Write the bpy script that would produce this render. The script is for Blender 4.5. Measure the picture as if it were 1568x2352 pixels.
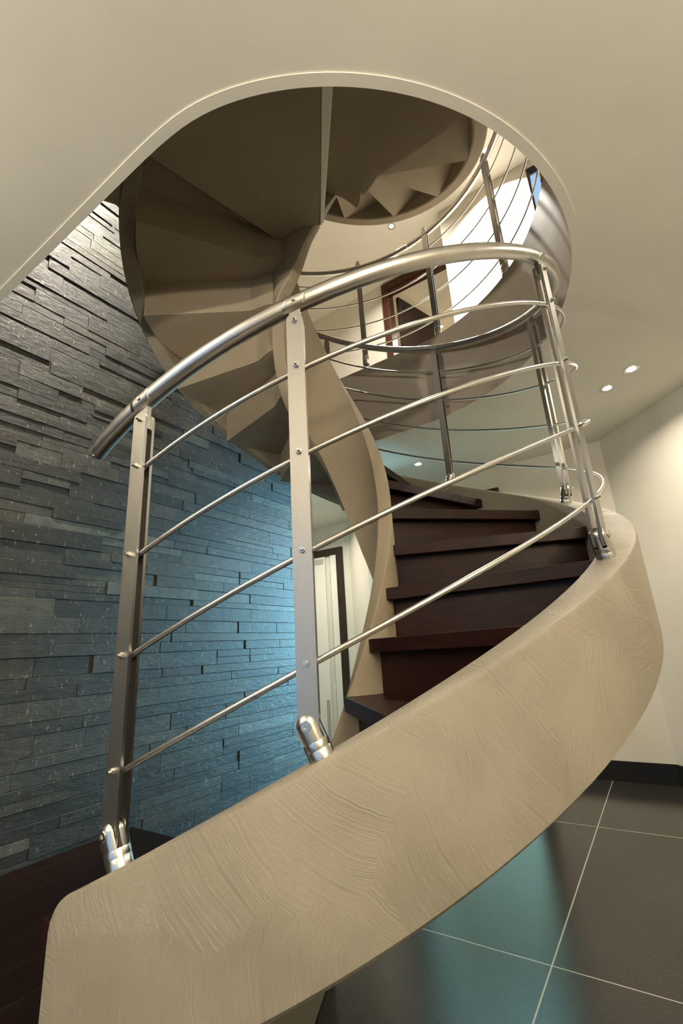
import bpy, bmesh, math, random
from mathutils import Vector, Matrix

random.seed(7)
for o in list(bpy.data.objects):
    bpy.data.objects.remove(o)
SC = bpy.context.scene
C = SC.collection
sin, cos, pi, rad = math.sin, math.cos, math.pi, math.radians
EYE = 0.911                       # eye height above the tiled floor
AX, AY = -1.059, 1.568            # axis of the spiral

# ------------------------------------------------------------------ camera
def make_camera():
    p, r = 16.728, -3.462
    cp, sp, cr, sr = cos(rad(p)), sin(rad(p)), cos(rad(r)), sin(rad(r))
    fwd = Vector((0, cp, sp)); up = Vector((0, -sp, cp)); rt = Vector((1, 0, 0))
    r2 = rt * cr + up * sr; u2 = rt * -sr + up * cr
    m = Matrix((( r2.x, u2.x, -fwd.x), (r2.y, u2.y, -fwd.y), (r2.z, u2.z, -fwd.z))).to_4x4()
    cd = bpy.data.cameras.new('camera'); co = bpy.data.objects.new('camera', cd); C.objects.link(co)
    cd.sensor_fit = 'VERTICAL'; cd.sensor_height = 36; cd.sensor_width = 24
    cd.lens = 36 * 1058.47 / 2352; cd.clip_start = 0.02
    co.matrix_world = Matrix.Translation((0, 0, EYE)) @ Matrix.Rotation(rad(33), 4, 'Z') @ m
    SC.camera = co
make_camera()

# ------------------------------------------------------------------ exposure, world, lights
vs = SC.view_settings
vs.view_transform = 'Standard'; vs.look = 'None'; vs.gamma = 1; vs.use_curve_mapping = False
vs.exposure = 0.0
SC.cycles.use_denoising = True
SC.cycles.max_bounces = 10
SC.cycles.diffuse_bounces = 6
SC.cycles.sample_clamp_indirect = 6
W = bpy.data.worlds.new('sky'); SC.world = W; W.use_nodes = True
W.node_tree.nodes['Background'].inputs[0].default_value = (0.36, 0.62, 1.0, 1)
W.node_tree.nodes['Background'].inputs[1].default_value = 1.0

WARM = (1.0, 0.90, 0.745)
def area_light(name, loc, target, power, size, color=WARM, spread=150, parent=None):
    d = bpy.data.lights.new(name, 'AREA'); d.shape = 'DISK'; d.size = size; d.energy = power
    d.color = color; d.spread = rad(spread)
    o = bpy.data.objects.new(name, d); C.objects.link(o)
    o.location = loc
    o.rotation_euler = (Vector(target) - Vector(loc)).to_track_quat('-Z', 'Y').to_euler()
    return o

# ------------------------------------------------------------------ materials
def mat(name):
    m = bpy.data.materials.new(name); m.use_nodes = True
    nt = m.node_tree; b = nt.nodes['Principled BSDF']
    return m, nt, b
def N(nt, t, **kw):
    n = nt.nodes.new(t)
    for k, v in kw.items():
        setattr(n, k, v)
    return n
def coords(nt, scale=(1, 1, 1), rot=(0, 0, 0), kind='Object'):
    tc = N(nt, 'ShaderNodeTexCoord'); mp = N(nt, 'ShaderNodeMapping')
    nt.links.new(tc.outputs[kind], mp.inputs[0]); mp.inputs['Scale'].default_value = scale; mp.inputs['Rotation'].default_value = rot
    return mp.outputs[0]
def ramp(nt, src, stops):
    r = N(nt, 'ShaderNodeValToRGB'); nt.links.new(src, r.inputs[0])
    e = r.color_ramp.elements
    while len(e) < len(stops): e.new(0.5)
    for el, (p, c) in zip(e, stops):
        el.position = p; el.color = (c[0], c[1], c[2], 1)
    return r.outputs[0]
def bump(nt, b, src, strength, dist=0.01, prev=None):
    bn = N(nt, 'ShaderNodeBump'); bn.inputs['Strength'].default_value = strength; bn.inputs['Distance'].default_value = dist
    nt.links.new(src, bn.inputs['Height'])
    if prev is not None: nt.links.new(prev, bn.inputs['Normal'])
    nt.links.new(bn.outputs[0], b.inputs['Normal'])
    return bn.outputs[0]
def noise(nt, vec, scale, detail=4, rough=.55):
    n = N(nt, 'ShaderNodeTexNoise'); nt.links.new(vec, n.inputs['Vector'])
    n.inputs['Scale'].default_value = scale; n.inputs['Detail'].default_value = detail; n.inputs['Roughness'].default_value = rough
    return n.outputs[0]
def math_(nt, op, a, b=None):
    n = N(nt, 'ShaderNodeMath', operation=op)
    for i, v in enumerate((a, b)):
        if v is None: continue
        if isinstance(v, (int, float)): n.inputs[i].default_value = v
        else: nt.links.new(v, n.inputs[i])
    return n.outputs[0]

def paint(name, col, rough=.75, bump_s=.06, var=.05):
    m, nt, b = mat(name); v = coords(nt)
    n = noise(nt, v, 2.2, 5)
    c0 = [x * (1 - var) for x in col]; c1 = [min(1, x * (1 + var)) for x in col]
    nt.links.new(ramp(nt, n, [(.3, c0), (.7, c1)]), b.inputs['Base Color'])
    b.inputs['Roughness'].default_value = rough
    bump(nt, b, noise(nt, v, 160, 3), bump_s, .002)
    return m

def trowel_plaster(name, col, var, strength):
    """plaster brushed in overlapping arcs"""
    m, nt, b = mat(name); v = coords(nt)
    dn = N(nt, 'ShaderNodeTexNoise'); nt.links.new(v, dn.inputs['Vector']); dn.inputs['Scale'].default_value = 3.0; dn.inputs['Detail'].default_value = 4
    vm = N(nt, 'ShaderNodeVectorMath', operation='MULTIPLY_ADD')
    nt.links.new(dn.outputs['Color'], vm.inputs[0]); vm.inputs[1].default_value = (.3, .3, .3); nt.links.new(v, vm.inputs[2])
    vo = N(nt, 'ShaderNodeTexVoronoi'); nt.links.new(vm.outputs[0], vo.inputs['Vector']); vo.inputs['Scale'].default_value = 4.6
    off = N(nt, 'ShaderNodeVectorMath', operation='MULTIPLY_ADD')
    nt.links.new(vo.outputs['Color'], off.inputs[0]); off.inputs[1].default_value = (.6, .6, .6); nt.links.new(vo.outputs['Position'], off.inputs[2])
    of2 = N(nt, 'ShaderNodeVectorMath', operation='SUBTRACT'); nt.links.new(off.outputs[0], of2.inputs[0]); of2.inputs[1].default_value = (.3, .3, .3)
    ds = N(nt, 'ShaderNodeVectorMath', operation='DISTANCE'); nt.links.new(v, ds.inputs[0]); nt.links.new(of2.outputs[0], ds.inputs[1])
    d = math_(nt, 'ADD', ds.outputs['Value'], math_(nt, 'MULTIPLY', noise(nt, v, 9, 3), .025))
    s = N(nt, 'ShaderNodeTexNoise'); s.noise_dimensions = '1D'
    nt.links.new(d, s.inputs['W']); s.inputs['Scale'].default_value = 190; s.inputs['Detail'].default_value = 5; s.inputs['Roughness'].default_value = .75
    fade = ramp(nt, noise(nt, v, 5, 3), [(.36, (.35, .35, .35)), (.62, (1, 1, 1))])
    h = math_(nt, 'ADD', math_(nt, 'MULTIPLY', s.outputs[0], fade), math_(nt, 'MULTIPLY', noise(nt, v, 130, 4), .3))
    c0 = [x * (1 - var) for x in col]; c1 = [x * (1 + var) for x in col]
    nt.links.new(ramp(nt, noise(nt, v, 3.0, 6), [(.3, c0), (.7, c1)]), b.inputs['Base Color'])
    b.inputs['Roughness'].default_value = .62
    bump(nt, b, h, strength, .0035)
    return m

def steel(name, rough=.34, col=(.52, .50, .465), stretch=(70, 70, 2.5), bs=.02):
    m, nt, b = mat(name); v = coords(nt, stretch)
    n = noise(nt, v, 12, 4)
    nt.links.new(ramp(nt, n, [(.3, [x * .9 for x in col]), (.7, col)]), b.inputs['Base Color'])
    b.inputs['Metallic'].default_value = 1
    rr = N(nt, 'ShaderNodeMapRange'); nt.links.new(n, rr.inputs[0]); rr.inputs[3].default_value = rough * .75; rr.inputs[4].default_value = rough * 1.3
    nt.links.new(rr.outputs[0], b.inputs['Roughness'])
    if bs: bump(nt, b, n, bs, .001)
    return m

def wenge(name, scale=(1, 1, 1), rot=(0, 0, 0), c0=(.006, .0028, .0023), c1=(.032, .0095, .0065), rough=.4):
    m, nt, b = mat(name); v = coords(nt, scale, rot)
    w = noise(nt, v, 9, 7, .65)
    nt.links.new(ramp(nt, w, [(.3, c0), (.72, c1)]), b.inputs['Base Color'])
    b.inputs['Roughness'].default_value = rough
    b.inputs['Specular IOR Level'].default_value = .18
    bump(nt, b, w, .08, .002)
    return m

M = {}
CREAM = (.735, .70, .60)
M['ceiling'] = paint('ceiling_paint', CREAM)
M['wall'] = paint('wall_paint', (.66, .615, .52))
M['wall_up'] = paint('pale_wall_paint', (.68, .64, .555))
M['plaster'] = trowel_plaster('brushed_plaster', (.29, .253, .193), .07, .9)
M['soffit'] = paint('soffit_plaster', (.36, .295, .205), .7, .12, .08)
M['steel'] = steel('brushed_steel')
M['steel_clevis'] = steel('turned_steel', .25, (.70, .68, .64), (.8, .8, .8), 0)
M['tube'] = steel('satin_steel_tube', .3, (.68, .65, .61), (1.5, 1.5, 1.5), 0)
M['base_shade'] = paint('shaded_base_plaster', (.15, .14, .105), .7, .1, .06)  # platform base plaster, darkened: shade under the stair band put into the colour
M['dark'] = mat('dark_gap')[0]; M['dark'].node_tree.nodes['Principled BSDF'].inputs['Base Color'].default_value = (.01, .01, .01, 1)
M['wenge'] = wenge('wenge_wood', (1.2, 1.2, 14))
M['frame'] = wenge('dark_door_frame', (12, 12, 1.2), c0=(.022, .014, .010), c1=(.05, .032, .022), rough=.45)
M['frame_up'] = wenge('brown_door_frame', (12, 12, 1.2), c0=(.03, .011, .007), c1=(.085, .03, .018), rough=.4)
M['white'] = paint('white_lacquer', (.78, .75, .68), .35, .02, .01)
M['glow'] = mat('halogen_bulb')[0]
_b = M['glow'].node_tree.nodes['Principled BSDF']; _b.inputs['Emission Color'].default_value = (1, .9, .74, 1); _b.inputs['Emission Strength'].default_value = 45

def slab_edge():
    m, nt, b = mat('slab_edge_microcement'); v = coords(nt, (1.5, 1.5, 9))
    n = noise(nt, v, 6, 6, .6)
    nt.links.new(ramp(nt, n, [(.3, (.45, .385, .30)), (.7, (.51, .44, .35))]), b.inputs['Base Color'])
    b.inputs['Roughness'].default_value = .5
    bump(nt, b, n, .06, .003)
    return m
M['edge'] = slab_edge()

def slate():
    m, nt, b = mat('split_slate'); v = coords(nt)
    g = N(nt, 'ShaderNodeNewGeometry')
    per = g.outputs['Random Per Island']
    base = ramp(nt, per, [(0, (.012, .0145, .0135)), (.3, (.026, .030, .0275)), (.55, (.017, .020, .0185)), (.74, (.044, .050, .045)), (.88, (.034, .032, .023)), (.96, (.082, .095, .084)), (1, (.03, .035, .032))])
    vein = noise(nt, v, 16, 8, .7)
    mx = N(nt, 'ShaderNodeMixRGB', blend_type='MULTIPLY'); mx.inputs[0].default_value = 1
    nt.links.new(base, mx.inputs[1]); nt.links.new(ramp(nt, vein, [(.25, (.34, .34, .335)), (.75, (1.28, 1.28, 1.25))]), mx.inputs[2])
    # pale mineral scratches
    sc = noise(nt, coords(nt, (1, 9, 3.2), (0.6, 0.2, 0)), 9, 7, .72)
    mk = ramp(nt, sc, [(.605, (0, 0, 0)), (.65, (1, 1, 1))])
    m2 = N(nt, 'ShaderNodeMixRGB'); nt.links.new(math_(nt, 'MULTIPLY', mk, .6), m2.inputs[0]); nt.links.new(mx.outputs[0], m2.inputs[1]); m2.inputs[2].default_value = (.27, .26, .22, 1)
    nt.links.new(m2.outputs[0], b.inputs['Base Color'])
    b.inputs['Roughness'].default_value = .48
    bump(nt, b, noise(nt, coords(nt, (1, 1, 2.2)), 22, 9, .68), .5, .010)
    return m
M['slate'] = slate()

def tiles():
    m, nt, b = mat('anthracite_tiles'); tc = N(nt, 'ShaderNodeTexCoord')
    sp = N(nt, 'ShaderNodeSeparateXYZ'); nt.links.new(tc.outputs['Object'], sp.inputs[0])
    def joint(out, off, size):
        f = math_(nt, 'FRACT', math_(nt, 'DIVIDE', math_(nt, 'SUBTRACT', out, off), size))
        d = math_(nt, 'MULTIPLY', math_(nt, 'MINIMUM', f, math_(nt, 'SUBTRACT', 1.0, f)), size)
        return math_(nt, 'LESS_THAN', d, .0023)
    j = math_(nt, 'MAXIMUM', joint(sp.outputs[0], -.466, .6), joint(sp.outputs[1], 1.692, 1.185))
    v = coords(nt)
    st = noise(nt, coords(nt, (70, 22, 30)), 5, 5, .8)
    col = ramp(nt, noise(nt, v, 3, 5), [(.3, (.015, .0138, .0125)), (.7, (.026, .0235, .021))])
    spk = ramp(nt, st, [(.56, (0, 0, 0)), (.63, (1, 1, 1))])
    m1 = N(nt, 'ShaderNodeMixRGB'); nt.links.new(math_(nt, 'MULTIPLY', spk, .5), m1.inputs[0]); nt.links.new(col, m1.inputs[1]); m1.inputs[2].default_value = (.12, .11, .10, 1)
    m2 = N(nt, 'ShaderNodeMixRGB'); nt.links.new(j, m2.inputs[0]); nt.links.new(m1.outputs[0], m2.inputs[1]); m2.inputs[2].default_value = (.36, .34, .30, 1)
    nt.links.new(m2.outputs[0], b.inputs['Base Color'])
    b.inputs['Roughness'].default_value = .16
    b.inputs['Specular IOR Level'].default_value = .46
    h = math_(nt, 'SUBTRACT', math_(nt, 'MULTIPLY', st, .3), j)
    bump(nt, b, h, .12, .003)
    return m
M['tiles'] = tiles()
M['skirting'] = paint('black_skirting_tile', (.010, .0095, .009), .4, .02)
M['skirting'].node_tree.nodes['Principled BSDF'].inputs['Specular IOR Level'].default_value = .25

def planks():
    m, nt, b = mat('dark_plank_floor'); tc = N(nt, 'ShaderNodeTexCoord')
    sp = N(nt, 'ShaderNodeSeparateXYZ'); nt.links.new(tc.outputs['Object'], sp.inputs[0])
    q = math_(nt, 'DIVIDE', math_(nt, 'SUBTRACT', sp.outputs[0], -1.603), .139)
    f = math_(nt, 'FRACT', q); d = math_(nt, 'MINIMUM', f, math_(nt, 'SUBTRACT', 1.0, f))
    j = math_(nt, 'LESS_THAN', d, .008)
    w = noise(nt, coords(nt, (16, 1.4, 4)), 8, 7, .65)
    m2 = N(nt, 'ShaderNodeMixRGB'); nt.links.new(j, m2.inputs[0])
    nt.links.new(ramp(nt, w, [(.3, (.0035, .0015, .0011)), (.72, (.011, .004, .0025))]), m2.inputs[1]); m2.inputs[2].default_value = (.04, .025, .018, 1)
    nt.links.new(m2.outputs[0], b.inputs['Base Color'])
    b.inputs['Roughness'].default_value = .42
    b.inputs['Specular IOR Level'].default_value = .12
    bump(nt, b, math_(nt, 'SUBTRACT', math_(nt, 'MULTIPLY', w, .3), j), .15, .003)
    return m
M['planks'] = planks()

def glass():
    m = bpy.data.materials.new('window_glass'); m.use_nodes = True; nt = m.node_tree; nt.nodes.clear()
    o = N(nt, 'ShaderNodeOutputMaterial'); t = N(nt, 'ShaderNodeBsdfTransparent'); gl = N(nt, 'ShaderNodeBsdfGlossy'); gl.inputs['Roughness'].default_value = .02
    mx = N(nt, 'ShaderNodeMixShader'); mx.inputs[0].default_value = .05
    nt.links.new(t.outputs[0], mx.inputs[1]); nt.links.new(gl.outputs[0], mx.inputs[2]); nt.links.new(mx.outputs[0], o.inputs[0])
    return m
M['glass'] = glass()

# ------------------------------------------------------------------ mesh helpers
class MB:
    def __init__(s): s.v = []; s.f = []; s.m = []
    def add(s, vs, fs, mi=0):
        n = len(s.v); s.v += [tuple(p) for p in vs]
        for f in fs: s.f.append([i + n for i in f]); s.m.append(mi)
    def box(s, x0, x1, y0, y1, z0, z1, mi=0):
        s.add([(x0, y0, z0), (x1, y0, z0), (x1, y1, z0), (x0, y1, z0), (x0, y0, z1), (x1, y0, z1), (x1, y1, z1), (x0, y1, z1)],
              [(0, 3, 2, 1), (4, 5, 6, 7), (0, 1, 5, 4), (1, 2, 6, 5), (2, 3, 7, 6), (3, 0, 4, 7)], mi)
    def prism(s, poly, z0, z1, mi=0):
        n = len(poly)
        a = sum(poly[i][0] * poly[(i + 1) % n][1] - poly[(i + 1) % n][0] * poly[i][1] for i in range(n))
        if a < 0: poly = poly[::-1]
        s.add([(x, y, z0) for x, y in poly] + [(x, y, z1) for x, y in poly],
              [tuple(range(n))[::-1], tuple(range(n, 2 * n))] + [(i, (i + 1) % n, n + (i + 1) % n, n + i) for i in range(n)], mi)
    def rings(s, rings, closed=True, caps=True, mi=0):
        n = len(rings[0]); vs = [p for r in rings for p in r]; fs = []
        for i in range(len(rings) - 1):
            for j in range(n if closed else n - 1):
                k = (j + 1) % n
                fs.append((i * n + j, i * n + k, (i + 1) * n + k, (i + 1) * n + j))
        if caps and closed:
            fs.append(tuple(range(n))[::-1]); fs.append(tuple(range((len(rings) - 1) * n, len(rings) * n)))
        s.add(vs, fs, mi)
    def tube(s, pts, r, n=14, mi=0, caps=True):
        pts = [Vector(p) for p in pts]; rg = []
        for i, p in enumerate(pts):
            t = (pts[min(i + 1, len(pts) - 1)] - pts[max(i - 1, 0)]).normalized()
            ref = Vector((0, 0, 1)) if abs(t.z) < .95 else Vector((1, 0, 0))
            a = t.cross(ref).normalized(); b = a.cross(t)
            rg.append([p + (a * cos(2 * pi * k / n) + b * sin(2 * pi * k / n)) * r for k in range(n)])
        s.rings(rg, True, caps, mi)
    def cyl(s, p0, p1, r, n=20, mi=0): s.tube([p0, p1], r, n, mi)
    def lathe(s, prof, o=(0, 0, 0), n=32, mi=0):
        s.rings([[(o[0] + r * cos(2 * pi * k / n), o[1] + r * sin(2 * pi * k / n), o[2] + z) for k in range(n)] for r, z in prof], True, True, mi)
    def mesh(s, name, mats, smooth=None):
        me = bpy.data.meshes.new(name); me.from_pydata(s.v, [], s.f)
        for m in (mats if isinstance(mats, (list, tuple)) else [mats]): me.materials.append(m)
        me.polygons.foreach_set('material_index', s.m)
        bm = bmesh.new(); bm.from_mesh(me); bmesh.ops.recalc_face_normals(bm, faces=bm.faces); bm.to_mesh(me); bm.free()
        if smooth:
            for p in me.polygons: p.use_smooth = True
            me.set_sharp_from_angle(angle=rad(smooth))
        me.update()
        return me
    def build(s, name, mats, parent=None, smooth=None, bevel=0):
        return link(name, s.mesh(name, mats, smooth), parent, bevel)

def link(name, me, parent=None, bevel=0):
    o = bpy.data.objects.new(name, me); C.objects.link(o)
    if parent is not None:
        o.parent = parent
        o.matrix_parent_inverse = parent_mat(parent).inverted()
    if bevel:
        b = o.modifiers.new('edge', 'BEVEL'); b.width = bevel; b.segments = 2; b.limit_method = 'ANGLE'; b.angle_limit = rad(40)
    return o
def parent_mat(p):
    m = Matrix.LocRotScale(p.location, p.rotation_euler, p.scale)
    return (parent_mat(p.parent) @ p.matrix_parent_inverse @ m) if p.parent else m
def thing(name, label, cat, loc=(0, 0, 0), group=None):
    o = bpy.data.objects.new(name, None); C.objects.link(o); o.location = loc; o.empty_display_size = .1
    return tag(o, label, cat, group)
def tag(o, label, cat, group=None, kind=None):
    o['label'] = label; o['category'] = cat
    if group: o['group'] = group
    if kind: o['kind'] = kind
    return o
def struct(o, label, cat): return tag(o, label, cat, kind='structure')

def P(th, r, z):
    """point at spiral angle th (deg), radius r, height z above the eye"""
    a = rad(th + 33)
    return (AX + r * cos(a), AY + r * sin(a), z + EYE)
def P2(th, r, off=0.0):
    a = rad(th + 33)
    return (AX + r * cos(a) - off * sin(a), AY + r * sin(a) + off * cos(a))
def sstep(a, b, x):
    t = max(0., min(1., (x - a) / (b - a))); return t * t * (3 - 2 * t)
def frange(a, b, n): return [a + (b - a) * i / n for i in range(n + 1)]
def interp(tab, x):
    if x <= tab[0][0]: return tab[0][1]
    for (x0, y0), (x1, y1) in zip(tab, tab[1:]):
        if x <= x1: return y0 + (y1 - y0) * (x - x0) / (x1 - x0)
    return tab[-1][1]

def ribbon(mb, ths, Ri, Ro, zb, zt, b=.008, mi=0):
    rg = []
    for th in ths:
        i, o, l, h = Ri(th), Ro(th), zb(th), zt(th)
        rg.append([P(th, i + b, h), P(th, i + b * .3, h - b * .3), P(th, i, h - b), P(th, i, l + b), P(th, i + b, l), P(th, o - b, l), P(th, o, l + b), P(th, o, h - b), P(th, o - b * .3, h - b * .3), P(th, o - b, h)])
    mb.rings(rg, True, True, mi)

# ------------------------------------------------------------------ room shell
FLOOR, CEIL, UPF, UPC, TOP = 0.0, 1.406 + EYE, 2.013 + EYE, 4.32 + EYE, 4.45 + EYE
WT = .12
def wall_seg(name, a, b, z0, z1, m, label, holes=()):
    """a wall from a to b (room on the right-hand side of a->b), thickness outwards, rectangular holes (s0,s1,z0,z1) along it"""
    a = Vector(a); b = Vector(b); d = (b - a); L = d.length; d.normalize(); n = Vector((-d.y, d.x))
    mb = MB()
    ss = sorted(set([0, L] + [h for H in holes for h in H[:2]])); zs = sorted(set([z0, z1] + [h for H in holes for h in H[2:]]))
    for s0, s1 in zip(ss, ss[1:]):
        for q0, q1 in zip(zs, zs[1:]):
            cs, cz = (s0 + s1) / 2, (q0 + q1) / 2
            if any(H[0] < cs < H[1] and H[2] < cz < H[3] for H in holes): continue
            c = [a + d * s0, a + d * s1, a + d * s1 + n * WT, a + d * s0 + n * WT]
            mb.prism([(p.x, p.y) for p in c], q0, q1)
    o = mb.build(name, m); struct(o, label, 'wall'); return o

# tiled floor
mb = MB(); mb.box(-4.6, 2.3, -2.6, 4.45, -.1, 0)
struct(mb.build('floor', M['tiles']), 'dark anthracite floor of large tiles with pale thin joints', 'floor')

# ceiling slab with the stadium-shaped stair opening
HCX, HCY, HR, HU0 = -1.0455, 1.577, 1.0667, .537
SW = -2.12                                                     # stone wall plane
def hole_outline(off=0.0, n=96):
    pts = []
    for k in range(n + 1):
        a = rad(-90 + 180 * k / n)
        y = HCY + (HR + off) * sin(a); w = HU0 - off
        pts.append((HCX + (HR + off) * cos(a), .5 * (y + w + math.sqrt((y - w) ** 2 + .0012))))
    return [(SW, HU0 - off + .004)] + pts + [(SW, HCY + HR + off)]
def slab(name, z0, z1, outer, hole, mats, label, cat):
    bm = bmesh.new()
    def loop(pts, z):
        vs = [bm.verts.new((x, y, z)) for x, y in pts]
        return vs, [bm.edges.new((vs[i], vs[(i + 1) % len(vs)])) for i in range(len(vs))]
    for z, up in ((z0, -1), (z1, 1)):
        vo, eo = loop(outer, z); vh, eh = loop(hole, z) if hole else ([], [])
        r = bmesh.ops.triangle_fill(bm, edges=eo + eh, use_beauty=True, normal=(0, 0, up))
        if z == z0: lo, lh = vo, vh
        else: uo, uh = vo, vh
    for A_, B_, mi in ((lo, uo, 0), (lh, uh, 1)):
        for i in range(len(A_)):
            j = (i + 1) % len(A_); f = bm.faces.new((A_[i], A_[j], B_[j], B_[i])); f.material_index = mi; f.smooth = bool(mi)
    bmesh.ops.recalc_face_normals(bm, faces=bm.faces)
    me = bpy.data.meshes.new(name); bm.to_mesh(me); bm.free()
    for m in mats: me.materials.append(m)
    me.set_sharp_from_angle(angle=rad(30))
    o = link(name, me); struct(o, label, cat); return o
OUT = [(SW, -2.5), (2.2, -2.5), (2.2, 4.31), (-4.5, 4.31), (-4.5, 2.75), (SW, 2.75)]
hol = hole_outline()
# the opening reaches the stone wall, so it is part of the outline
lowpts = [(SW, -2.5), (2.2, -2.5), (2.2, 4.31), (-4.5, 4.31), (-4.5, 2.75), (SW, 2.75)]
def slab_open(name, z0, z1, mats, label, cat, lowpts=lowpts):
    poly = lowpts + hol[::-1]                                  # ... (SW,2.75) -> hole far edge -> round -> near edge -> close
    n = len(poly); nl = len(lowpts)
    bm = bmesh.new(); L = []
    for z, up in ((z0, -1), (z1, 1)):
        vs = [bm.verts.new((x, y, z)) for x, y in poly]
        es = [bm.edges.new((vs[i], vs[(i + 1) % n])) for i in range(n)]
        bmesh.ops.triangle_fill(bm, edges=es, use_beauty=True, normal=(0, 0, up)); L.append(vs)
    for i in range(n):
        j = (i + 1) % n; f = bm.faces.new((L[0][i], L[0][j], L[1][j], L[1][i]))
        if nl <= i < n - 1: f.material_index = 1; f.smooth = True
    bmesh.ops.recalc_face_normals(bm, faces=bm.faces)
    me = bpy.data.meshes.new(name); bm.to_mesh(me); bm.free()
    for m in mats: me.materials.append(m)
    me.set_sharp_from_angle(angle=rad(30))
    return struct(link(name, me), label, cat)
slab_open('ceiling', CEIL, UPF - .03, [M['ceiling'], M['edge']], 'cream plastered ceiling with a large round stair opening', 'ceiling')
slab_open('floor_upper', UPF - .03, UPF, [M['wall_up'], M['edge']], 'upper storey floor around the round stair opening', 'floor')
slab_open('ceiling_upper', UPC, UPC + .2, [M['wall_up'], M['edge']], 'pale upper storey ceiling above the stair', 'ceiling', [(SW, -2.5), (2.2, -2.5), (2.2, 3.89), (-.92, 3.89), (-.92, 4.31), (-4.5, 4.31), (-4.5, 2.75), (SW, 2.75)])
mb = MB(); mb.box(-4.6, 2.3, -2.6, 3.89, UPC + .5, UPC + .6)  # unseen plane, added to block light from above the stairwell
struct(mb.build('roof_light_block', M['wall_up']), 'unseen roof plane added to block light above the stairwell', 'ceiling')
# thin lip round the opening
mb = MB(); o1 = hole_outline(.0); o2 = hole_outline(.03)
rg = [[(a[0], a[1], CEIL - .0035), (a[0], a[1], CEIL + .002), (b[0], b[1], CEIL + .002), (b[0], b[1], CEIL - .0035)] for a, b in zip(o1, o2)]
mb.rings(rg); struct(mb.build('trim_1', M['ceiling'], smooth=40), 'narrow cream lip around the round ceiling opening', 'trim')

# walls
wall_seg('wall_return', (SW - .02, 2.73), (-4.5, 2.73), 0, UPC, M['wall'], 'cream corridor wall behind the slate wall')
wall_seg('wall_corridor', (-4.5, 2.63), (-4.5, 4.31), 0, UPC, M['wall'], 'cream end wall of the corridor')
wall_seg('wall_back', (-4.5, 4.31), (-2.725, 4.31), 0, CEIL, M['wall'], 'cream wall holding the white ventilated door')
wall_seg('wall_bevel', (-2.725, 4.31), (-2.19, 3.777), 0, CEIL, M['wall'], 'narrow slanted cream wall beside the white door')
wall_seg('wall_middle', (-2.19, 3.777), (-.094, 3.777), 0, CEIL, M['wall'], 'cream wall behind the spiral stair, with a dark door frame', [(.25, 1.23, 0, 1.142 + EYE)])
wall_seg('wall_slanted', (-.094, 3.777), (2.2, 1.26), 0, CEIL, M['wall'], 'slanted cream wall at the right with dark tile skirting')
wall_seg('wall_right', (2.2, 4.31), (2.2, -2.5), 0, UPC, M['wall'], 'plain cream side wall')
wall_seg('wall_front', (2.2, -2.5), (SW, -2.5), 0, UPC, M['wall'], 'plain cream wall facing the stair', [(1.0, 3.9, .15, 2.1)])
DZ0, DZ1 = UPF, 4.21 + EYE
wall_seg('wall_upper_back', (-4.5, 4.30), (-1.03, 4.30), UPF, UPC, M['wall_up'], 'upper storey wall with the open brown door', [(-1.93 + 4.5, -1.10 + 4.5, DZ0, DZ1)])
wall_seg('wall_upper_return', (-1.03, 4.42), (-1.03, 3.777), UPF, UPC, M['wall_up'], 'short upper storey wall corner beside the brown door')
wall_seg('wall_upper_lit', (-.91, 3.777), (2.2, 3.777), UPF, UPC, M['wall_up'], 'brightly lit upper storey wall with a window', [(.745, 1.9, 3.25 + EYE, 4.25 + EYE)])

# slate wall: stones of one ledger wall
def stone_wall():
    mb = MB(); z = 0.0; u0, u1 = -.4, 2.73
    mb.box(SW - .12, SW - .008, -2.5, 2.73, 0, UPC)
    mb.box(SW - .05, SW - .012, -2.5, u0 - .002, 0, UPC)
    rnd = random.Random(3)
    while z < UPC - .01:
        h = rnd.choice((.034, .044, .05, .058, .066, .078))
        if z + h > UPC: h = UPC - z
        y = u0 - rnd.random() * .3
        while y < u1:
            L = rnd.uniform(.16, .62); y1 = min(y + L, u1)
            if u1 - y1 < .08: y1 = u1
            ya = max(y, u0)
            if y1 - ya > .02:
                split = rnd.random() < .16 and h > .05
                for (q0, q1) in (((0, h * .5), (h * .5, h)) if split else ((0, h),)):
                    d = rnd.uniform(-.0045, .0035); t = rnd.uniform(-.002, .002)
                    e = .0003
                    a, b, c0, c1 = ya + e, y1 - e, z + q0 + e, z + q1 - e
                    x = SW + d; ch = .0014
                    mb.add([(SW - .05, a, c0), (SW - .05, b, c0), (SW - .05, b, c1), (SW - .05, a, c1),
                            (x - ch, a, c0), (x - ch + t, b, c0), (x - ch + t, b, c1), (x - ch, a, c1),
                            (x, a + ch, c0 + ch), (x + t, b - ch, c0 + ch), (x + t, b - ch, c1 - ch), (x, a + ch, c1 - ch)],
                           [(3, 2, 1, 0), (0, 1, 5, 4), (1, 2, 6, 5), (2, 3, 7, 6), (3, 0, 4, 7), (4, 5, 9, 8), (5, 6, 10, 9), (6, 7, 11, 10), (7, 4, 8, 11), (8, 9, 10, 11)])
            y = y1
        z += h
    return struct(mb.build('wall_left', M['slate']), 'dark blue-green slate ledger stone wall beside the stair', 'wall')
stone_wall()

# skirting
def skirting(name, a, b, label):
    a = Vector(a); b = Vector(b); d = (b - a).normalized(); n = Vector((d.y, -d.x)) * .012
    mb = MB(); mb.prism([(p.x, p.y) for p in (a, b, b + n, a + n)], 0, .118)
    struct(mb.build(name, M['skirting'], bevel=.001), label, 'baseboard')
skirting('baseboard_middle', (-2.19, 3.777), (-.094, 3.777), 'black tile skirting along the wall behind the stair')
skirting('baseboard_right', (-.094, 3.777), (2.2, 1.26), 'black tile skirting along the slanted wall')

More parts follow.
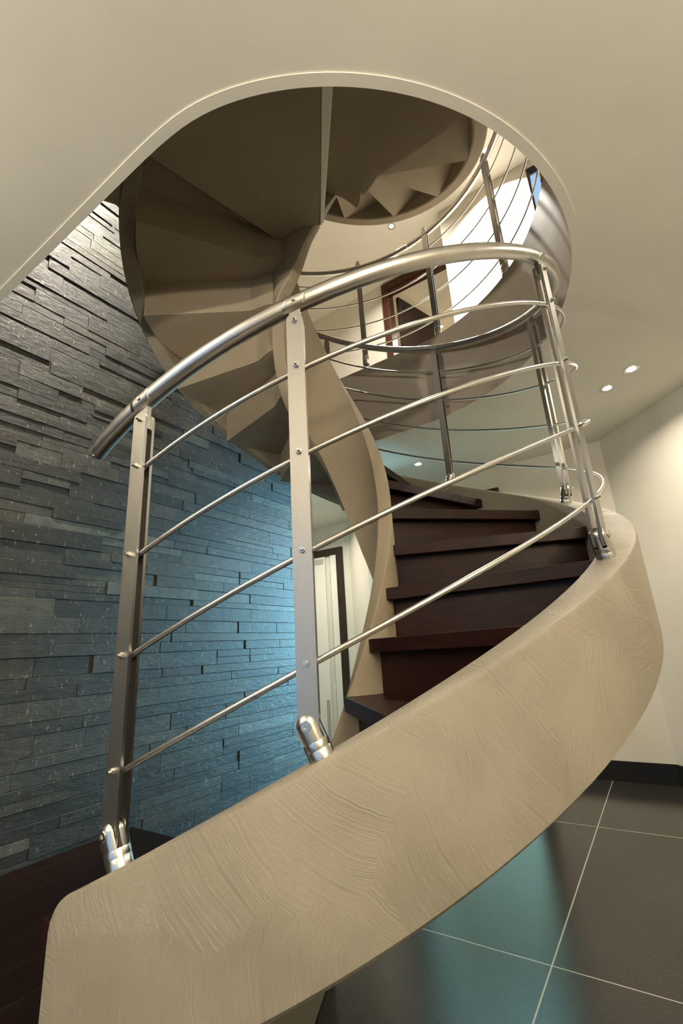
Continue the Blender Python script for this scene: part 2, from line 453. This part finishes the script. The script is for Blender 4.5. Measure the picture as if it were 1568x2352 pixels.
# low timber platform from which the stair starts
PZ = -.687 + EYE
pl = thing('stair_platform', 'low plastered platform with dark plank floor at the slate wall', 'platform', (-1.55, 1.0, 0)); pl['kind'] = 'structure'
mb = MB(); mb.prism([(SW + .014, .595), (-.70, .595), (-1.032, 1.40), (SW + .014, 1.40)], .001, PZ - .03); mb.build('base', M['base_shade'], pl, bevel=.004)
mb = MB(); mb.prism([(SW + .014, .585), (-.705, .585), (-1.034, 1.405), (SW + .014, 1.405)], PZ - .03, PZ); mb.build('plank_deck', M['planks'], pl, bevel=.003)

# ------------------------------------------------------------------ lower flight of the spiral
def Rout(t): return 1.058 - .133 * sstep(70, 135, t)
def Rin(t): return .968 - .115 * sstep(70, 135, t)
def zstep(k): return -.147 + .18 * k
def tstep(k): return (-130 if k < -1 else -78.5 + 22.9 * k) if k <= 5 else 36 + 24.2 * (k - 5)
def ztop(t):
    b = .548 + .453 * rad(min(t, 60)) + .426 * rad(max(0, t - 60))
    d = (t + 119.5) * rad(1) * 1.05; r = .035
    if d < r: b -= r - math.sqrt(max(0, r * r - (r - d) ** 2))
    return min(b, 2.0)
def zbot(t): return max(-.68, (.252 - .03 * sstep(0, 100, t)) + .453 * rad(t))

st = thing('spiral_staircase', 'cream plastered spiral staircase with dark wenge treads rising from the platform', 'staircase', P(0, 0, -EYE))
mb = MB(); ribbon(mb, [-119.5, -119.3, -119, -118.6, -118.1, -117.6, -117] + frange(-116, 223, 170), Rin, Rout, zbot, ztop, .009)
o = mb.build('outer_stringer', M['plaster'], st, smooth=35)

ZB = [(-130, -1.2), (37, .283), (53, .416), (76, .643), (96, .84), (106, .92), (123, 1.025), (155, 1.20), (179, 1.375), (203, 1.53), (220, 1.59), (234, 1.625), (246, 1.696), (261, 1.83), (274, 1.917), (282, 1.986), (310, 2.196), (339, 2.42)]
def izb(t):
    z = interp(ZB, t) if t < 339 else 2.42 + .453 * rad(t - 339)
    v = P2(t, .22)[0]
    return max(z, -.70 if v < -.96 and t < 0 else -.62)
def izt(t):
    z = .668 + .543 * rad(t)
    return min(z, 2.16) if t < 283 else 2.16 + .48 * rad(t - 283)
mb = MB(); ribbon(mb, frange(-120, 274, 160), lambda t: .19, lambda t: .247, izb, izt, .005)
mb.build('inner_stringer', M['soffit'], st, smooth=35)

def tread(mb, t0, t1, z, ri, RO, th=.045, nose=.045):
    n = 10; poly = []
    ro = RO((t0 + t1) / 2)
    a = math.degrees(math.asin(nose / ri)); b = math.degrees(math.asin(nose / ro))
    fr_i = P2(t0, math.sqrt(ri * ri - nose * nose), -nose); fr_o = P2(t0, math.sqrt(RO(t0) ** 2 - nose * nose), -nose)
    poly = [fr_i, fr_o]
    for t in frange(t0 - b, t1, n)[1:]: poly.append(P2(t, RO(max(t, t0))))
    for t in frange(t1, t0 - a, 6)[:-1]: poly.append(P2(t, ri))
    mb.prism(poly, z - th + EYE, z + EYE)
def riser(mb, t, z0, z1, ri, ro):
    mb.prism([P2(t, ri, 0), P2(t, ro, 0), P2(t, ro - .001, .02), P2(t, ri, .02)], z0 + EYE, z1 + EYE)
RI = .2475
for k in range(-2, 12):
    mb = MB(); tread(mb, tstep(k), tstep(k + 1), zstep(k), RI, lambda t: Rin(t) - .0005)
    mb.build('tread', M['wenge'], st, bevel=.003)
    mb = MB(); riser(mb, tstep(k), zstep(k - 1), zstep(k) - .045, RI, Rin(tstep(k)) - .0006)
    mb.build('riser', M['wenge'], st)

def soffit(mb, ks, T, Z, Ri, Ro, tend, start=None, th=.066, upper=False):
    rs = [Ri + x for x in (0, .012, .025, .04, .055, .075, .10, .14, .20, .30, .42)]
    def sh(r, k=20): return 10 * sstep(.36, .235, r) * sstep(7, 10, k)
    prof = []                                        # list of (theta, z) knots
    if start: prof.append(start)
    for i, k in enumerate(ks):
        b = T(k)
        kk = k if upper else 20; prof.append(('b', b, Z(k - 1) - th, kk)); prof.append(('b', b, Z(k) - th, kk))
    prof.append(('e', tend, Z(ks[-1]) - th))
    cols = []
    # refine horizontal spans so the outer arc stays round
    knots = []
    for a, c in zip(prof, prof[1:]):
        knots.append(a)
        if abs(a[2] - c[2]) < 1e-6:
            for s in (.2, .4, .6, .8): knots.append((a, c, s))
    knots.append(prof[-1])
    def ang(kn, r):
        if isinstance(kn[0], tuple):
            return ang(kn[0], r) * (1 - kn[2]) + ang(kn[1], r) * kn[2]
        return kn[1] + (math.degrees(math.asin(.05 / r)) + sh(r, kn[3] if len(kn) > 3 else 0) if kn[0] == 'b' else 0)
    def zz(kn): return kn[0][2] if isinstance(kn[0], tuple) else kn[2]
    rgs = []
    for kn in knots:
        t_o = kn[1] if not isinstance(kn[0], tuple) else ang(kn, .9)
        row = []
        for r in rs + [None]:
            rr = Ro(t_o) if r is None else r
            row.append(P(ang(kn, rr), rr, zz(kn)))
        rgs.append(row)
    mb.rings(rgs, closed=False, caps=False)
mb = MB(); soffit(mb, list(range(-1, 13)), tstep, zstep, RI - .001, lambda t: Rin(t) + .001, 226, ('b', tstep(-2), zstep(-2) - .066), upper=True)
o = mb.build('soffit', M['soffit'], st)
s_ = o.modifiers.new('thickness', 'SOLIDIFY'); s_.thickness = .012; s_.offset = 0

# landing at the upper storey
LB, LT = 1.87, 2.013
def hole_r(t):
    """distance from the axis to the opening's edge at spiral angle t"""
    a = rad(t + 33); r = .5
    while r < 2.2:
        x, y = AX + r * cos(a), AY + r * sin(a)
        if y < HU0 or (x > HCX and math.hypot(x - HCX, y - HCY) > HR) or x < SW: return r
        r += .002
    return r
poly = [P2(t, .2475) for t in frange(223.5, 274, 12)] + [P2(t, hole_r(t) - .003) for t in frange(274, 205.5, 60)] + [P2(t, Rout(t) + .0003) for t in frange(205.5, 223.5, 6)]
ld = thing('landing', 'flat plastered landing joining the two flights under the upper storey', 'landing', P(248, .6, LB)); ld['kind'] = 'structure'
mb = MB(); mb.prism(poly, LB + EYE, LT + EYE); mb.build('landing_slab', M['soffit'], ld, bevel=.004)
mb = MB()
q = [P2(274, .2475, 0), P2(274, 1.05, 0), P2(274, 1.05, .055), P2(274, .2475, .016)]
n_ = [(q[0][0], q[0][1], LB + EYE - .002), (q[1][0], q[1][1], LB + EYE - .002), (q[2][0], q[2][1], LB + EYE + .045), (q[3][0], q[3][1], LB + EYE + .02),
      (q[0][0], q[0][1], 2.08 + EYE), (q[1][0], q[1][1], 2.08 + EYE), (q[2][0], q[2][1], 2.08 + EYE), (q[3][0], q[3][1], 2.08 + EYE)]
mb.add(n_, [(0, 3, 2, 1), (4, 5, 6, 7), (0, 1, 5, 4), (1, 2, 6, 5), (2, 3, 7, 6), (3, 0, 4, 7)])
mb.build('landing_edge_lit', M['ceiling'], ld)  # paler than the slab: lamplight on this strip is put into the colour

# ------------------------------------------------------------------ second flight, above the landing
us = thing('upper_staircase', 'second plastered spiral flight seen from below, above the landing', 'staircase', P(0, 0, 2.0))
def T2(j): return 274 + 26.5 * j
def Z2(j): return 2.146 + .21 * j
def zb2(t): return 2.526 + .453 * rad(t - 360)
mb = MB(); ribbon(mb, frange(276, 560, 150), lambda t: .828, lambda t: .898, zb2, lambda t: zb2(t) + .33, .008)
mb.build('outer_stringer', M['soffit'], us, smooth=35)
mb = MB(); ribbon(mb, frange(275, 560, 110), lambda t: .19, lambda t: .247, izb, izt, .005)
mb.build('inner_stringer', M['soffit'], us, smooth=35)
for j in range(0, 10):
    mb = MB(); tread(mb, T2(j), T2(j + 1), Z2(j), RI, lambda t: .828)
    mb.build('tread', M['wenge'], us, bevel=.003)
    mb = MB(); riser(mb, T2(j), Z2(j - 1) if j else LT + .0, Z2(j) - .045, RI, .8275)
    mb.build('riser', M['wenge'], us)
mb = MB(); soffit(mb, list(range(1, 11)), T2, Z2, RI - .001, lambda t: .829, 560, ('e', 275.5, Z2(0) - .066))
o = mb.build('soffit', M['soffit'], us)
s_ = o.modifiers.new('thickness', 'SOLIDIFY'); s_.thickness = .012; s_.offset = 0

# ------------------------------------------------------------------ balustrade
RP = 1.0035
def zl(t): return .57 + .453 * rad(t)
def loc_post(me_name, build, mats, smooth=None):
    mb = MB(); build(mb); return mb.mesh(me_name, mats, smooth)
PW, PT, PG = .019, .0035, .0105                       # half width, half thickness, half spacing of the two flat bars
def b_plates(mb, z0=.012, z1=.905):
    for s in (-1, 1):
        ring = []
        pts = [(-PW, z0 + .01), (-PW * .7, z0), (PW * .7, z0), (PW, z0 + .01), (PW, z1 - PW)] + [(PW * cos(a), z1 - PW + PW * sin(a)) for a in [pi * k / 12 for k in range(1, 12)]] + [(-PW, z1 - PW)]
        mb.rings([[(s * PG - PT, y, z) for y, z in pts], [(s * PG + PT, y, z) for y, z in pts]])
def b_bolt(mb):
    mb.lathe([(.0032, 0), (.0032, .003), (.0062, .003), (.0062, .0035)], n=12)
    r = [[(.0062 * cos(pi / 3 * k), .0062 * sin(pi / 3 * k), z) for k in range(6)] for z in (.0, .0065)]
    mb.rings(r)
    mb.lathe([(.0038, .006), (.0038, .010), (.003, .0115)], n=14)
def b_clevis(mb):
    R = .0235
    mb.lathe([(R, 0), (R, .019), (R * .985, .0195)], n=36)
    mb.lathe([(R * .975, .0195), (R * .975, .022), (R, .0225), (R, .033), (R * .99, .0335)], n=36)
    h = .062
    for x0, x1 in ((-.0225, -PG - PT - .001), (-PG + PT + .001, PG - PT - .001), (PG + PT + .001, .0225)):
        rg = []
        for x in frange(x0, x1, 6):
            w = math.sqrt(max(R * R - x * x, 1e-6))
            rg.append([(x, -w, .033), (x, w, .033)] + [(x, w * cos(pi * k / 12), h + w * sin(pi * k / 12)) for k in range(13)])
        mb.rings(rg)
def b_pin(mb):
    mb.lathe([(.0095, 0), (.0095, .003), (.0085, .004), (.004, .004), (.0035, .001)], n=24)
def b_bracket(mb):
    # tongue between the bars and a saddle under the handrail
    mb.box(-PG + PT + .0005, PG - PT - .0005, -.013, .013, .865, .93)
ME = {
    'post': loc_post('post', b_plates, M['steel'], 40), 'bolt': loc_post('bolt', b_bolt, M['steel_clevis'], 40),
    'clevis': loc_post('base_clevis', b_clevis, M['steel_clevis'], 40), 'pin': loc_post('clevis_pin', b_pin, M['steel_clevis'], 40),
    'bracket': loc_post('rail_bracket', b_bracket, M['steel'], 40)}
def add_child(name, me, parent, loc=(0, 0, 0), rot=(0, 0, 0)):
    o = bpy.data.objects.new(name, me); C.objects.link(o); o.parent = parent; o.location = loc; o.rotation_euler = rot; return o
def post(rail, t, r, z, slope, hbolts, base_off=-.02):
    p = bpy.data.objects.new('post', ME['post']); C.objects.link(p)
    p.parent = rail; p.matrix_parent_inverse = parent_mat(rail).inverted()
    p.location = P(t, r, z); p.rotation_euler = (0, 0, rad(t + 33))
    for h in hbolts:
        add_child('bolt', ME['bolt'], p, (PG + PT, 0, h), (0, pi / 2, 0))
    c = add_child('base_clevis', ME['clevis'], p, (0, .045 * sin(slope), base_off + .045 * (1 - cos(slope)) - .001), (0, 0, 0))
    c.location = (0, .055 * sin(slope), .034 - .055 * cos(slope)); c.rotation_euler = (slope, 0, 0)
    a = Vector((0, .055 * sin(slope), .034 - .055 * cos(slope))) + Matrix.Rotation(slope, 3, 'X') @ Vector((.0215, 0, .062))
    add_child('clevis_pin', ME['pin'], p, a, (0, pi / 2, 0))
    add_child('rail_bracket', ME['bracket'], p)
    return p
def saddle(mb, fz, r, t, w, rt):
    pts = []
    # half shell plate on the outer underside of the tube
    for s in frange(-w, w, 6):
        tt = t + math.degrees(s / r); z = fz(tt)
        pts.append([P(tt, r + (rt + .0012) * cos(a), z + (rt + .0012) * sin(a)) for a in [rad(q) for q in frange(-150, 35, 14)]])
    mb.rings(pts, closed=False, caps=False)

rl = thing('stair_balustrade', 'brushed steel stair balustrade with curved tube handrail and four thin rods', 'railing', P(-92, RP, zl(-92)))
def zr(t): return .57 + .94 + .453 * rad(t)
TR = .0212
mb = MB(); mb.tube([P(t, RP, zr(t)) for t in frange(-125.4, 170, 220)], TR, 28)
mb.build('handrail', M['tube'], rl, smooth=50)
for h in (.762, .556, .348, .138):
    mb = MB(); mb.tube([P(t, RP, zl(t) + h) for t in frange(-115.4, 165, 200)], .006, 12)
    mb.build('rod', M['tube'], rl, smooth=60)
SL = math.atan(.453 / RP)
for t in (-114.8, -92.6, -46.4, -.3, 45.5, 90, 135):
    p = post(rl, t, RP, zl(t), SL, (.886, .768, .562, .354, .144))
mb = MB()
for t in (-114.8, -92.6, -46.4, -.3, 45.5, 90, 135):
    mb2 = MB(); saddle(mb2, zr, RP, t, .026, TR)
    for s in (-.012, .012):
        pass
    o = mb2.build('rail_saddle', M['tube'], rl, smooth=50); m_ = o.modifiers.new('t', 'SOLIDIFY'); m_.thickness = .0025
    mb3 = MB(); q = P(t, RP + TR + .002, zr(t) - .004); q2 = P(t, RP + TR + .0045, zr(t) - .004); mb3.cyl(q, q2, .0045, 14)
    mb3.build('rail_screw', M['steel_clevis'], rl, smooth=40)
mb = MB(); q = P(-124.8, RP + .012, zr(-124.8) - .0185); q2 = P(-124.8, RP + .0135, zr(-124.8) - .021); mb.cyl(q, q2, .0038, 14)
mb.build('rail_screw', M['steel_clevis'], rl, smooth=40)

# guard rail upstairs, round the opening
gr = thing('landing_balustrade', 'steel guard rail upstairs along the edge of the round opening', 'railing', P(45, 1.1, 2.013))
RG = 1.10
mb = MB(); mb.tube([P(t, RG, 2.9) for t in frange(-60, 53.2, 80)], .0195, 22); mb.build('handrail', M['tube'], gr, smooth=50)
mb = MB(); mb.tube([P(t, RG, 2.9) for t in frange(53.8, 128, 60)], .0195, 22); mb.build('handrail', M['tube'], gr, smooth=50)
mb = MB(); mb.tube([P(t, RG, 2.9) for t in frange(53.0, 54.0, 2)], .012, 16); mb.build('rail_joint', M['steel_clevis'], gr, smooth=50)
for h in (.14, .345, .55, .755):
    mb = MB(); mb.tube([P(t, RG, 2.035 + h - .02) for t in frange(-60, 126, 120)], .0055, 10); mb.build('rod', M['tube'], gr, smooth=60)
for t in (-46, -15.5, 14.6, 45.7, 75.1, 105):
    post(gr, t, RG, 2.033, 0, (.84, .737, .532, .327, .122))

# ------------------------------------------------------------------ doors
def door_frame(name, y, x0, x1, z0, z1, w, m, label):
    d = thing(name, label, 'door', ((x0 + x1) / 2, y, z0)); d['kind'] = 'structure'
    mb = MB(); mb.box(x0, x0 + w, y - .035, y - .001, z0, z1); mb.box(x1 - w, x1, y - .035, y - .001, z0, z1); mb.box(x0 + w, x1 - w, y - .035, y - .001, z1 - w, z1)
    mb.build('door_frame', m, d, bevel=.003); return d
d1 = door_frame('door_1', 4.31, -3.98, -2.817, 0, 1.135 + EYE, .078, M['frame'], 'white ventilated double door in a dark brown frame, seen past the steel post')
def leaf_with_holes(mb, x0, x1, y0, y1, z0, z1): mb.box(x0, x1, y0, y1, z0, z1)
mb = MB(); mb.box(-3.90, -3.058, 4.288, 4.308, .012, 1.055 + EYE); mb.build('door_leaf', M['white'], d1, bevel=.002)
mb = MB(); mb.box(-2.985, -2.897, 4.288, 4.308, .012, 1.055 + EYE); mb.build('door_leaf', M['white'], d1, bevel=.002)
mb = MB(); mb.box(-3.056, -3.022, 4.296, 4.308, .012, 1.03 + EYE); mb.box(-3.021, -2.987, 4.280, 4.308, .012, 1.035 + EYE); mb.build('door_edge', M['wall'], d1, bevel=.002)
mb = MB()
for i in range(34):
    for j in range(4): x = -3.085 - i * .0165; z = 1.022 + EYE - j * .016; mb.box(x - .0045, x + .0045, 4.2865, 4.289, z - .0045, z + .0045)
for i in range(3):
    for j in range(26): x = -3.078 - i * .0165; z = -.50 + EYE - j * .0165; mb.box(x - .0045, x + .0045, 4.2865, 4.289, z - .0045, z + .0045)
mb.build('vent_holes', M['dark'], d1)
for z in (.86, .62, -.4):
    mb = MB(); mb.cyl((-2.99, 4.281, z + EYE), (-2.99, 4.281, z + EYE + .09), .006, 12); mb.build('hinge', M['white'], d1, smooth=40)
d3 = door_frame('door_2', 3.777, -2.02, -.879, 0, 1.222 + EYE, .08, M['frame'], 'dark door frame of the ground floor doorway, its top corner just above the outer stringer')
mb = MB(); mb.box(-1.94, -1.928, 3.777, 3.897, 0, 1.142 + EYE); mb.box(-.972, -.96, 3.777, 3.897, 0, 1.142 + EYE); mb.box(-1.928, -.972, 3.777, 3.897, 1.13 + EYE, 1.142 + EYE)
mb.build('door_jamb', M['frame'], d3)
# room behind that doorway, with a window that gives cool daylight
wall_seg('wall_study_left', (-2.6, 4.43), (-2.6, 5.9), 0, CEIL, M['wall'], 'wall of the room behind the ground floor doorway')
wall_seg('wall_study_back', (-2.6, 5.9), (1.4, 5.9), 0, CEIL, M['wall'], 'far wall of the room behind the ground floor doorway', [(2.11, 3.61, .75, 2.1)])
wall_seg('wall_study_right', (1.4, 5.9), (1.4, 3.9), 0, CEIL, M['wall'], 'side wall of the room behind the ground floor doorway')
mb = MB(); mb.box(-2.7, 1.5, 4.31, 6.0, CEIL, CEIL + .08); struct(mb.build('ceiling_study', M['ceiling']), 'ceiling of the room behind the ground floor doorway', 'ceiling')
mb = MB(); mb.box(-2.7, 1.5, 4.45, 6.0, -.1, 0); struct(mb.build('floor_study', M['tiles']), 'tiled floor of the room behind the ground floor doorway', 'floor')
w3 = thing('window_3', 'window in the room behind the ground floor doorway', 'window', (.26, 5.9, .75)); w3['kind'] = 'structure'
mb = MB(); mb.box(-.49, -.45, 5.93, 5.98, .75, 2.1); mb.box(.97, 1.01, 5.93, 5.98, .75, 2.1); mb.box(-.45, .97, 5.93, 5.98, .75, .79); mb.box(-.45, .97, 5.93, 5.98, 2.06, 2.1); mb.build('window_frame', M['frame'], w3)
mb = MB(); mb.box(-.45, .97, 5.95, 5.956, .79, 2.06); mb.build('glass_pane', M['glass'], w3)
d = bpy.data.lights.new('study_daylight', 'AREA'); d.shape = 'RECTANGLE'; d.size = 1.4; d.size_y = 1.25; d.energy = 880; d.color = (.31, .74, 1.0)
o = bpy.data.objects.new('study_daylight', d); C.objects.link(o); o.location = (.26, 6.08, 1.42); o.rotation_euler = (rad(-90), 0, 0)
# open door upstairs with a room behind it
d2 = door_frame('door_3', 4.30, -1.994, -1.034, UPF, 4.285 + EYE, .08, M['frame_up'], 'open dark brown door upstairs behind the guard rail')
mb = MB(); mb.box(-1.930, -1.915, 4.30, 4.42, UPF, DZ1); mb.box(-1.115, -1.10, 4.30, 4.42, UPF, DZ1); mb.box(-1.915, -1.115, 4.30, 4.42, DZ1 - .015, DZ1)
mb.build('door_jamb', M['frame_up'], d2)
hx, hy, ex, ey = -1.885, 4.43, -1.66, 5.16
dd = Vector((ex - hx, ey - hy)).normalized(); nn = Vector((-dd.y, dd.x)) * .04
mb = MB(); mb.prism([(hx, hy), (ex, ey), (ex - nn.x, ey - nn.y), (hx - nn.x, hy - nn.y)], UPF + .01, 4.15 + EYE)
lf = mb.build('door_leaf', M['frame'], d2, bevel=.003)
mb = MB(); e1 = dd * .09; a_, b_ = Vector((hx, hy)) + e1, Vector((ex, ey)) - e1; o_ = -nn - nn.normalized() * .006
mb.prism([(a_.x - nn.x, a_.y - nn.y), (b_.x - nn.x, b_.y - nn.y), (b_.x + o_.x, b_.y + o_.y), (a_.x + o_.x, a_.y + o_.y)], UPF + .15, 4.05 + EYE)
mb.build('door_panel', M['frame'], lf)
RX0, RX1, RY1 = -2.6, -.8, 6.2
wall_seg('wall_bedroom_left', (RX0, 4.42), (RX0, RY1), UPF, UPC, M['wall'], 'wall of the room behind the open upstairs door')
wall_seg('wall_bedroom_back', (RX0, RY1), (RX1, RY1), UPF, UPC, M['wall'], 'far wall of the room behind the open upstairs door')
wall_seg('wall_bedroom_right', (RX1, RY1), (RX1, 4.42), UPF, UPC, M['wall'], 'side wall of the room behind the open upstairs door')
mb = MB(); mb.box(RX0 - .1, RX1 + .1, 4.32, RY1 + .1, UPC, UPC + .1); struct(mb.build('ceiling_bedroom', M['wall']), 'ceiling of the room behind the open upstairs door', 'ceiling')
mb = MB(); mb.box(RX0 - .1, RX1 + .1, 4.32, RY1 + .1, UPF - .1, UPF); struct(mb.build('floor_bedroom', M['wall']), 'floor of the room behind the open upstairs door', 'floor')

# upstairs window
w1 = thing('window_1', 'dark framed upstairs window showing blue sky beside the bright wall', 'window', (.4, 3.8, 3.25 + EYE)); w1['kind'] = 'structure'
x0, x1, z0, z1 = -.165, .99, 3.25 + EYE, 4.25 + EYE
mb = MB(); f = .022
mb.box(x0, x0 + f, 3.80, 3.86, z0, z1); mb.box(x1 - f, x1, 3.80, 3.86, z0, z1); mb.box(x0 + f, x1 - f, 3.80, 3.86, z0, z0 + f); mb.box(x0 + f, x1 - f, 3.80, 3.86, z1 - f, z1)
mb.build('window_frame', M['frame'], w1)
mb = MB(); mb.box(x0 + f, x1 - f, 3.826, 3.832, z0 + f, z1 - f); mb.build('glass_pane', M['glass'], w1)

# ------------------------------------------------------------------ recessed spotlights
def spot(x, y, z, label, power, group='recessed halogen spotlights', tgt=None, color=WARM, size=.055, spread=150):
    s = thing('recessed_spotlight', label, 'ceiling light', (x, y, z), group)
    mb = MB(); mb.lathe([(.026, -.001), (.036, -.004), (.040, -.003), (.041, .001), (.026, .001)], (x, y, z), 32); mb.build('trim_ring', M['steel_clevis'], s, smooth=40)
    mb = MB(); mb.lathe([(.0005, -.004), (.018, -.0035), (.026, -.0005)], (x, y, z), 28); mb.build('bulb', M['glow'], s, smooth=40)
    if power:
        l = area_light('spotlight_beam', (x, y, z - .012), tgt or (x, y, z - 1), power, size, color, spread)
        l.parent = s; l.matrix_parent_inverse = parent_mat(s).inverted()
    return s
PWR = 17
spot(.161, 2.797, CEIL, 'upper of the two lit spotlights close together in the lower ceiling by the slanted wall', 7)
spot(.030, 2.940, CEIL, 'lower of the two lit spotlights close together in the lower ceiling by the slanted wall', 7)
spot(-1.350, 3.256, CEIL, 'lit spotlight in the lower ceiling seen just above the upper dark treads', PWR)
spot(.50, 1.60, CEIL, 'lit spotlight in the lower ceiling just outside the frame', 8)
spot(.50, .30, CEIL, 'lit spotlight in the lower ceiling ahead of the viewer', 6)
spot(-.9, -.35, CEIL, 'lit spotlight in the lower ceiling in front of the opening', 6)
spot(-2.9, 3.55, CEIL, 'lit spotlight in the corridor ceiling before the white door', PWR)
spot(-1.5, 3.63, UPC, 'starry bright spotlight in the upper storey ceiling below the second flight', 42, color=(1, .94, .84))
spot(-.42, 3.46, UPC, 'upper storey spotlight close to the bright wall', 75, color=(1, .94, .84), tgt=(-.42, 3.75, UPC - .9), spread=105)
spot(-1.7, 5.5, UPC, 'spotlight in the room behind the open upstairs door', 25)
spot(-1.50, .66, UPC, 'upper storey spotlight aimed at the slate wall', 42, tgt=(-2.12, .84, 2.75 + EYE), spread=38)

# unseen window behind the viewer, added with an area light for soft fill
w2 = thing('fill_window', 'wide window added in the unseen wall behind the viewer for fill light', 'window', (-.25, -2.5, .15)); w2['kind'] = 'structure'
mb = MB(); a0, a1, c0, c1 = -1.7, 1.2, .15, 2.1
for bx in ((a0, a0 + .05, c0, c1), (a1 - .05, a1, c0, c1), (-.275, -.225, c0 + .05, c1 - .05), (a0 + .05, a1 - .05, c0, c0 + .05), (a0 + .05, a1 - .05, c1 - .05, c1)): mb.box(bx[0], bx[1], -2.59, -2.53, bx[2], bx[3])
mb.build('window_frame', M['frame'], w2)
mb = MB(); mb.box(a0 + .05, a1 - .05, -2.563, -2.558, c0 + .05, c1 - .05); mb.build('glass_pane', M['glass'], w2)
d = bpy.data.lights.new('added_window_fill', 'AREA'); d.shape = 'RECTANGLE'; d.size = 2.8; d.size_y = 1.85; d.energy = 2; d.color = (1.0, .93, .82)
o = bpy.data.objects.new('added_window_fill', d); C.objects.link(o); o.location = (-.25, -2.66, 1.12); o.rotation_euler = (rad(90), 0, 0)

# two unseen standing uplighters, added to fill the ceiling and room with light
for lx, ly, pw, lab in ((-1.65, -2.05, 235, 'added steel fill uplighter, unseen in the corner by the slate wall behind the viewer'), (1.95, -.75, 200, 'added steel fill uplighter, unseen by the plain side wall')):
    fl = thing('fill_uplighter', lab, 'lamp', (lx, ly, 0), 'added fill uplighters behind the viewer')
    mb = MB(); mb.lathe([(.14, 0), (.14, .012), (.02, .022), (.012, .03)], (lx, ly, 0), 40); mb.build('fill_uplighter_base', M['steel_clevis'], fl, smooth=40)
    mb = MB(); mb.lathe([(.012, .03), (.012, 1.42)], (lx, ly, 0), 20); mb.build('fill_uplighter_pole', M['tube'], fl, smooth=40)
    mb = MB(); mb.lathe([(.012, 1.42), (.05, 1.43), (.15, 1.54), (.152, 1.54), (.145, 1.535), (.05, 1.44), (.001, 1.432)], (lx, ly, 0), 40); mb.build('fill_uplighter_shade', M['white'], fl, smooth=40)
    l = area_light('uplighter_fill', (lx, ly, 1.50), (lx * .8, ly + .3, 3), pw, .2, (1, .90, .74), 172); l.parent = fl; l.matrix_parent_inverse = parent_mat(fl).inverted()
